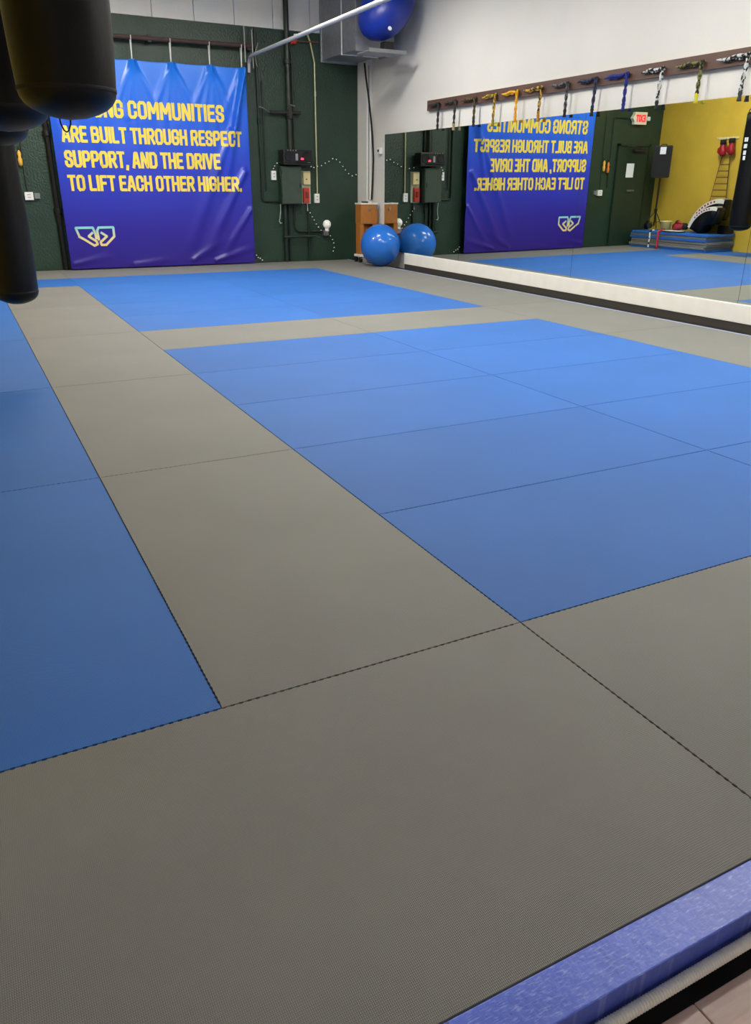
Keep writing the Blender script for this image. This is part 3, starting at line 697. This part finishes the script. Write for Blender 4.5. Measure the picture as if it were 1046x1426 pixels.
def pad(x, y, z, label, s, tilt):
    t = thing('kick_shield',(x,y,z),label,'kick shield','curved kick shields on the mat stack')
    A = arc((0,0),.62*s,28,112,14,'yz'); poly = [(p[1],p[2]) for p in A]+[(p[1],p[2]) for p in arc((0,0),.30*s,112,28,14,'yz')]
    cy,cz = .3*s,.18*s
    f = lambda P: [((u-cy)*math.cos(tilt)-(v-cz)*math.sin(tilt),(u-cy)*math.sin(tilt)+(v-cz)*math.cos(tilt)) for u,v in P]
    Q = f(poly); mz = min(v for u,v in Q); Q = [(u,v-mz) for u,v in Q]
    obj('pad_body', prism(Q,'x',-.12,.12,bev=.02), M['black'], t, True)
    R_ = f([(p[1],p[2]) for p in arc((0,0),.625*s,30,110,14,'yz')]+[(p[1],p[2]) for p in arc((0,0),.56*s,110,30,14,'yz')])
    wst = obj('white_stripe', prism([(u,v-mz) for u,v in R_],'x',.121,.126), mat('pad_white',(226,222,210),rough=.5), t)
    obj('white_edge', prism([(u,v-mz+.006) for u,v in f([(p[1],p[2]) for p in arc((0,0),.628*s,36,104,12,'yz')]+[(p[1],p[2]) for p in arc((0,0),.612*s,104,36,12,'yz')])],'x',-.09,.09), mat('pad_white2',(226,222,210),rough=.5), t)
    for k in range(7):
        a = 52+6.2*k; w = 3.2
        B_ = f([(p[1],p[2]) for p in arc((0,0),.608*s,a,a+w,2,'yz')]+[(p[1],p[2]) for p in arc((0,0),.578*s,a+w,a,2,'yz')])
        obj('red_mark', prism([(u,v-mz) for u,v in B_],'x',.1265,.128), M['redv'], wst)
    for k in (0,1):
        a = 62+26*k; q = f([(p[1],p[2]) for p in arc((0,0),.29*s,a-8,a+8,4,'yz')]); obj('handle', tube([(.0,u,v-mz-.012) for u,v in q],.014,8), M['strap'], t)
    return t
pad(-.70, 10.60, ZT, 'taller curved black kick shield with white stripe, against the yellow wall', 1.22, -.20)
pad(-.37, 10.38, ZT, 'smaller curved black kick shield with white stripe at the front of the stacked mats', .98, -.16)
bk = thing('bucket',(-.36,11.34,ZT),'cream plastic bucket standing on the stacked mats','bucket')
obj('shell', lathe([(.0,0),(.09,0),(.12,.20),(.125,.205),(.115,.205),(.09,.02),(0,.02)],24), mat('cream_bucket',(232,212,130),rough=.45), bk, True)
obj('rim', tube(arc((0,0),.125,0,345,22,'xy',.2),.007,8,closed=True), M['cream'], bk)
obj('handle', tube([(0,.125,.19),(-.03,.11,.12),(-.05,0,.08),(-.03,-.11,.12),(0,-.125,.19)],.004,6), M['steel'], bk)
def glove(name, loc, c, label, rot=(0,0,0), group=None):
    t = thing(name, loc, label, 'boxing glove', group); t.rotation_euler = rot
    bm = bmesh.new()
    prof = [(0,0),(.05,.004),(.055,.05),(.052,.10),(.064,.15),(.078,.21),(.074,.26),(.048,.30),(0,.315)]
    lathe(prof,20,bm)
    for v in bm.verts: v.co.x *= .82; v.co.y += .03*max(0,v.co.z-.12)/.2
    obj('mitt', bm, c, t, True)
    obj('thumb', tube([(0,-.045,.13),(.0,-.085,.17),(.0,-.085,.225),(0,-.06,.255)],.024,10,rads=[.018,.026,.026,.014]), c, t, True)
    obj('cuff', lathe([(.054,.0),(.060,.004),(.060,.08),(.055,.084)],20), M['strap'], t, True)
    return t
glove('boxing_glove',(-.16,11.60,ZT+.108),M['black'],'black boxing glove on the stacked mats left of the bucket',(-math.pi/2,0,.5))
glove('boxing_glove',(-.42,10.80,ZT+.108),mat('red_blue_glove',(150,36,50),rough=.4),'red boxing glove lying between the bucket and the shields',(-math.pi/2,0,-.3))
glove('boxing_glove',(-.68,11.06,ZT+.108),M['black'],'black boxing glove lying behind the bucket',(-math.pi/2,0,-.3))
fp = thing('focus_pad',(-.20,10.96,ZT+.0),'flat white focus pad lying at the front of the mat stack','pad')
obj('face', prism([(-.10,-.22),(.08,-.26),(.13,0),(.10,.22),(-.09,.20)],'z',.0,.035,bev=.008), mat('offwhite_vinyl',(220,218,210),rough=.45), fp)
obj('edging', prism([(-.11,-.23),(.085,-.27),(.14,0),(.105,.23),(-.10,.21)],'z',.008,.026), M['black'], fp)
tag(obj('red_belt', tube([(-.22,11.21,ZT+.03),(-.12,11.21,ZT+.034),(-.04,11.21,ZT+.01),(-.035,11.21,.2),(-.025,11.20,.05),(.02,11.17,.03),(.07,11.09,.03)],.028,8,sx=.5), mat('red_cloth',(190,36,60),rough=.7), None, True), 'red belt hanging over the front of the mat stack', 'belt')
tag(obj('striped_belt', tube([(-.16,11.46,ZT+.018),(-.075,11.46,ZT+.018),(-.045,11.46,ZT-.03),(-.04,11.45,.2),(-.03,11.45,.02)],.016,8), mat_stripe('striped_cloth',(20,20,22),(225,225,225),14)), 'black and white belt hanging over the mat stack beside the bucket', 'belt')
st = thing('strike_pad',(-.70,10.14,ZT),'flat black strike pad lying under the end of the kick shields','pad')
obj('pad_body', box(-.14,.14,-.20,.0,0,.16,.025), M['black'], st)
for x in (-.06,.06): obj('strap', box(x-.02,x+.02,-.206,-.198,.02,.14,.002), M['strap'], st)
hk = thing('wall_hook_rail',(-.90,10.52,2.14),'white wall hook rail holding the red gloves on the yellow wall','hook')
obj('rail', box(0,.02,-.28,.22,-.02,.02,.004), M['cream'], hk)
for y in (-.18,.02,.2): obj('hook', tube([(.02,y,0),(.06,y,-.005),(.07,y,.02)],.007,8), M['plasw'], hk)
glove('boxing_glove',(-.80,10.54,2.11),M['redv'],'red boxing glove hanging on the yellow wall, farther from the black bag',(math.pi,0,0))
glove('boxing_glove',(-.80,10.33,2.13),M['redv'],'red boxing glove hanging on the yellow wall, next to the black bag',(math.pi,0,0))
ld = thing('agility_ladder',(-.84,10.45,1.80),'agility ladder of dark cords hanging below the red gloves','ladder')
obj('cord', tube([(0,.10,0),(.02,.16,-.5),(.03,.22,-.95)],.008,6), mat('rust_cord',(120,60,36)), ld)
obj('cord', tube([(0,-.10,0),(.02,-.17,-.6),(.03,-.22,-1.15)],.008,6), mat('dark_cord',(60,34,26)), ld)
for k in range(7):
    z = -.15-.12*k; obj('rung', box(.01,.018,-.115-.012*k,.11+.017*k,z-.012,z+.012), mat('rung_olive',(120,96,36),rough=.6), ld)

# ------------------------------------------------------------------ heavy bags
def heavy_bag(x,y,zb,r,h,label,taper=0,marks=False):
    t = thing('heavy_bag',(x,y,zb),label,'punching bag','heavy bags hung along the yellow wall')
    rt = r+taper
    prof = [(0,0),(r*.32,.006),(r*.58,.018),(r*.77,.032),(r*.89,.048),(r*.965,.066)]
    prof.append((r*.995,.085))
    for k in range(1,13):
        f = k/12; prof.append((r+(rt-r)*f+.004*math.sin(f*9), .09+(h-.12)*f))
    prof += [(rt*.97,h-.012),(rt*.6,h),(0,h)]
    obj('bag_body', lathe(prof,48), M['black'], t, True)
    obj('seam_band', lathe([(r*.985,.082),(r*1.006,.085),(r*1.008,.094),(r*.995,.098)],48), M['strap'], t, True)
    obj('top_band', lathe([(rt*1.0,h-.14),(rt*1.015,h-.135),(rt*1.015,h-.05),(rt*.99,h-.045)],48), M['strap'], t, True)
    for k in range(4):
        a = k*math.pi/2+.6
        obj('strap', tube([(rt*math.cos(a),rt*math.sin(a),h-.1),(rt*.9*math.cos(a),rt*.9*math.sin(a),h+.02),(0,0,h+.28)],.012,6,sx=.4), M['strap'], t)
    n = int((ZC-zb-h-.28)/.07); lk = None
    for k in range(max(0,n)):
        if lk is None: lk = obj('chain_link', tube(arc((0,0),.018,0,340,10,'xz'),.005,6,closed=True), M['steel'], t)
        else: lk = inst(lk,t)
        lk.location = (0,0,h+.30+.055*1.27*k); lk.rotation_euler = (0,0,(k%2)*math.pi/2); lk.scale = (1,1,2.1)
    obj('ceiling_hook', box(-.05,.05,-.05,.05,ZC-zb-.03,ZC-zb,.006), M['steel'], t)
    if taper: obj('cord_loop', tube([(-.018,0,.012),(-.016,0,-.012),(-.008,0,-.032),(0,0,-.037),(.008,0,-.032),(.016,0,-.012),(.018,0,.012)],.0028,6), M['strap'], t, loc=(-.02,0,0))
    if marks:
        bm = bmesh.new()
        for k,(z,w) in enumerate(((1.55,.5),(1.44,.42),(1.33,.36),(1.24,.3))):
            for j in range(6):
                a0 = -.10+.9*w*j/6; a1 = -.10+.9*w*(j+.75 if (j+k)%3 else j+1)/6
                vs_ = []
                for a,zz in ((a0,z),(a1,z),(a1,z+.07),(a0,z+.07)): vs_.append(bm.verts.new(((r+.006)*math.cos(a),(r+.006)*math.sin(a),zz)))
                bm.faces.new(vs_)
        obj('white_print', bm, M['paper'], t)
    return t
heavy_bag(.012,1.42,1.50,.160,1.25,'large glossy black heavy bag nearest the camera, covering the banner corner',taper=.03)
heavy_bag(-.13,2.28,1.50,.175,1.2,'black heavy bag hanging directly behind the nearest bag')
heavy_bag(-.10,3.60,1.49,.170,1.2,'third black heavy bag from the camera, its bottom just above the long bag')
heavy_bag(-.085,4.62,.49,.150,1.75,'long slim black heavy bag hanging low over the mats at the left edge')
heavy_bag(-.06,9.20,.46,.20,2.05,'black heavy bag with white markings hanging near the red gloves',marks=True)

# ------------------------------------------------------------------ platform edge near the camera
ep = thing('edge_board',(2.8,-1.045,-.05),'blue painted wooden edging board along the front of the mats','board')
obj('board', box(-3.69,3.7,-.0445,.0445,-.07,.0485,.003), M['bplank'], ep)
ho = thing('ribbed_hose',(2.8,-1.1065,-.056),'white ribbed hose lying along the blue edging board','hose')
n = 0; prof = []; x = 0
bm = bmesh.new(); pts = []; rads = []
x = -3.7; k = 0
while x < 1.2:
    pts.append((x,0,0)); rads.append(.0125 if k%2 else .0105); x += .0035; k += 1
obj('ribbed_tube', tube(pts,.012,12,bm,rads=rads), mat('offwhite_plastic',(250,248,242),rough=.4), ho)
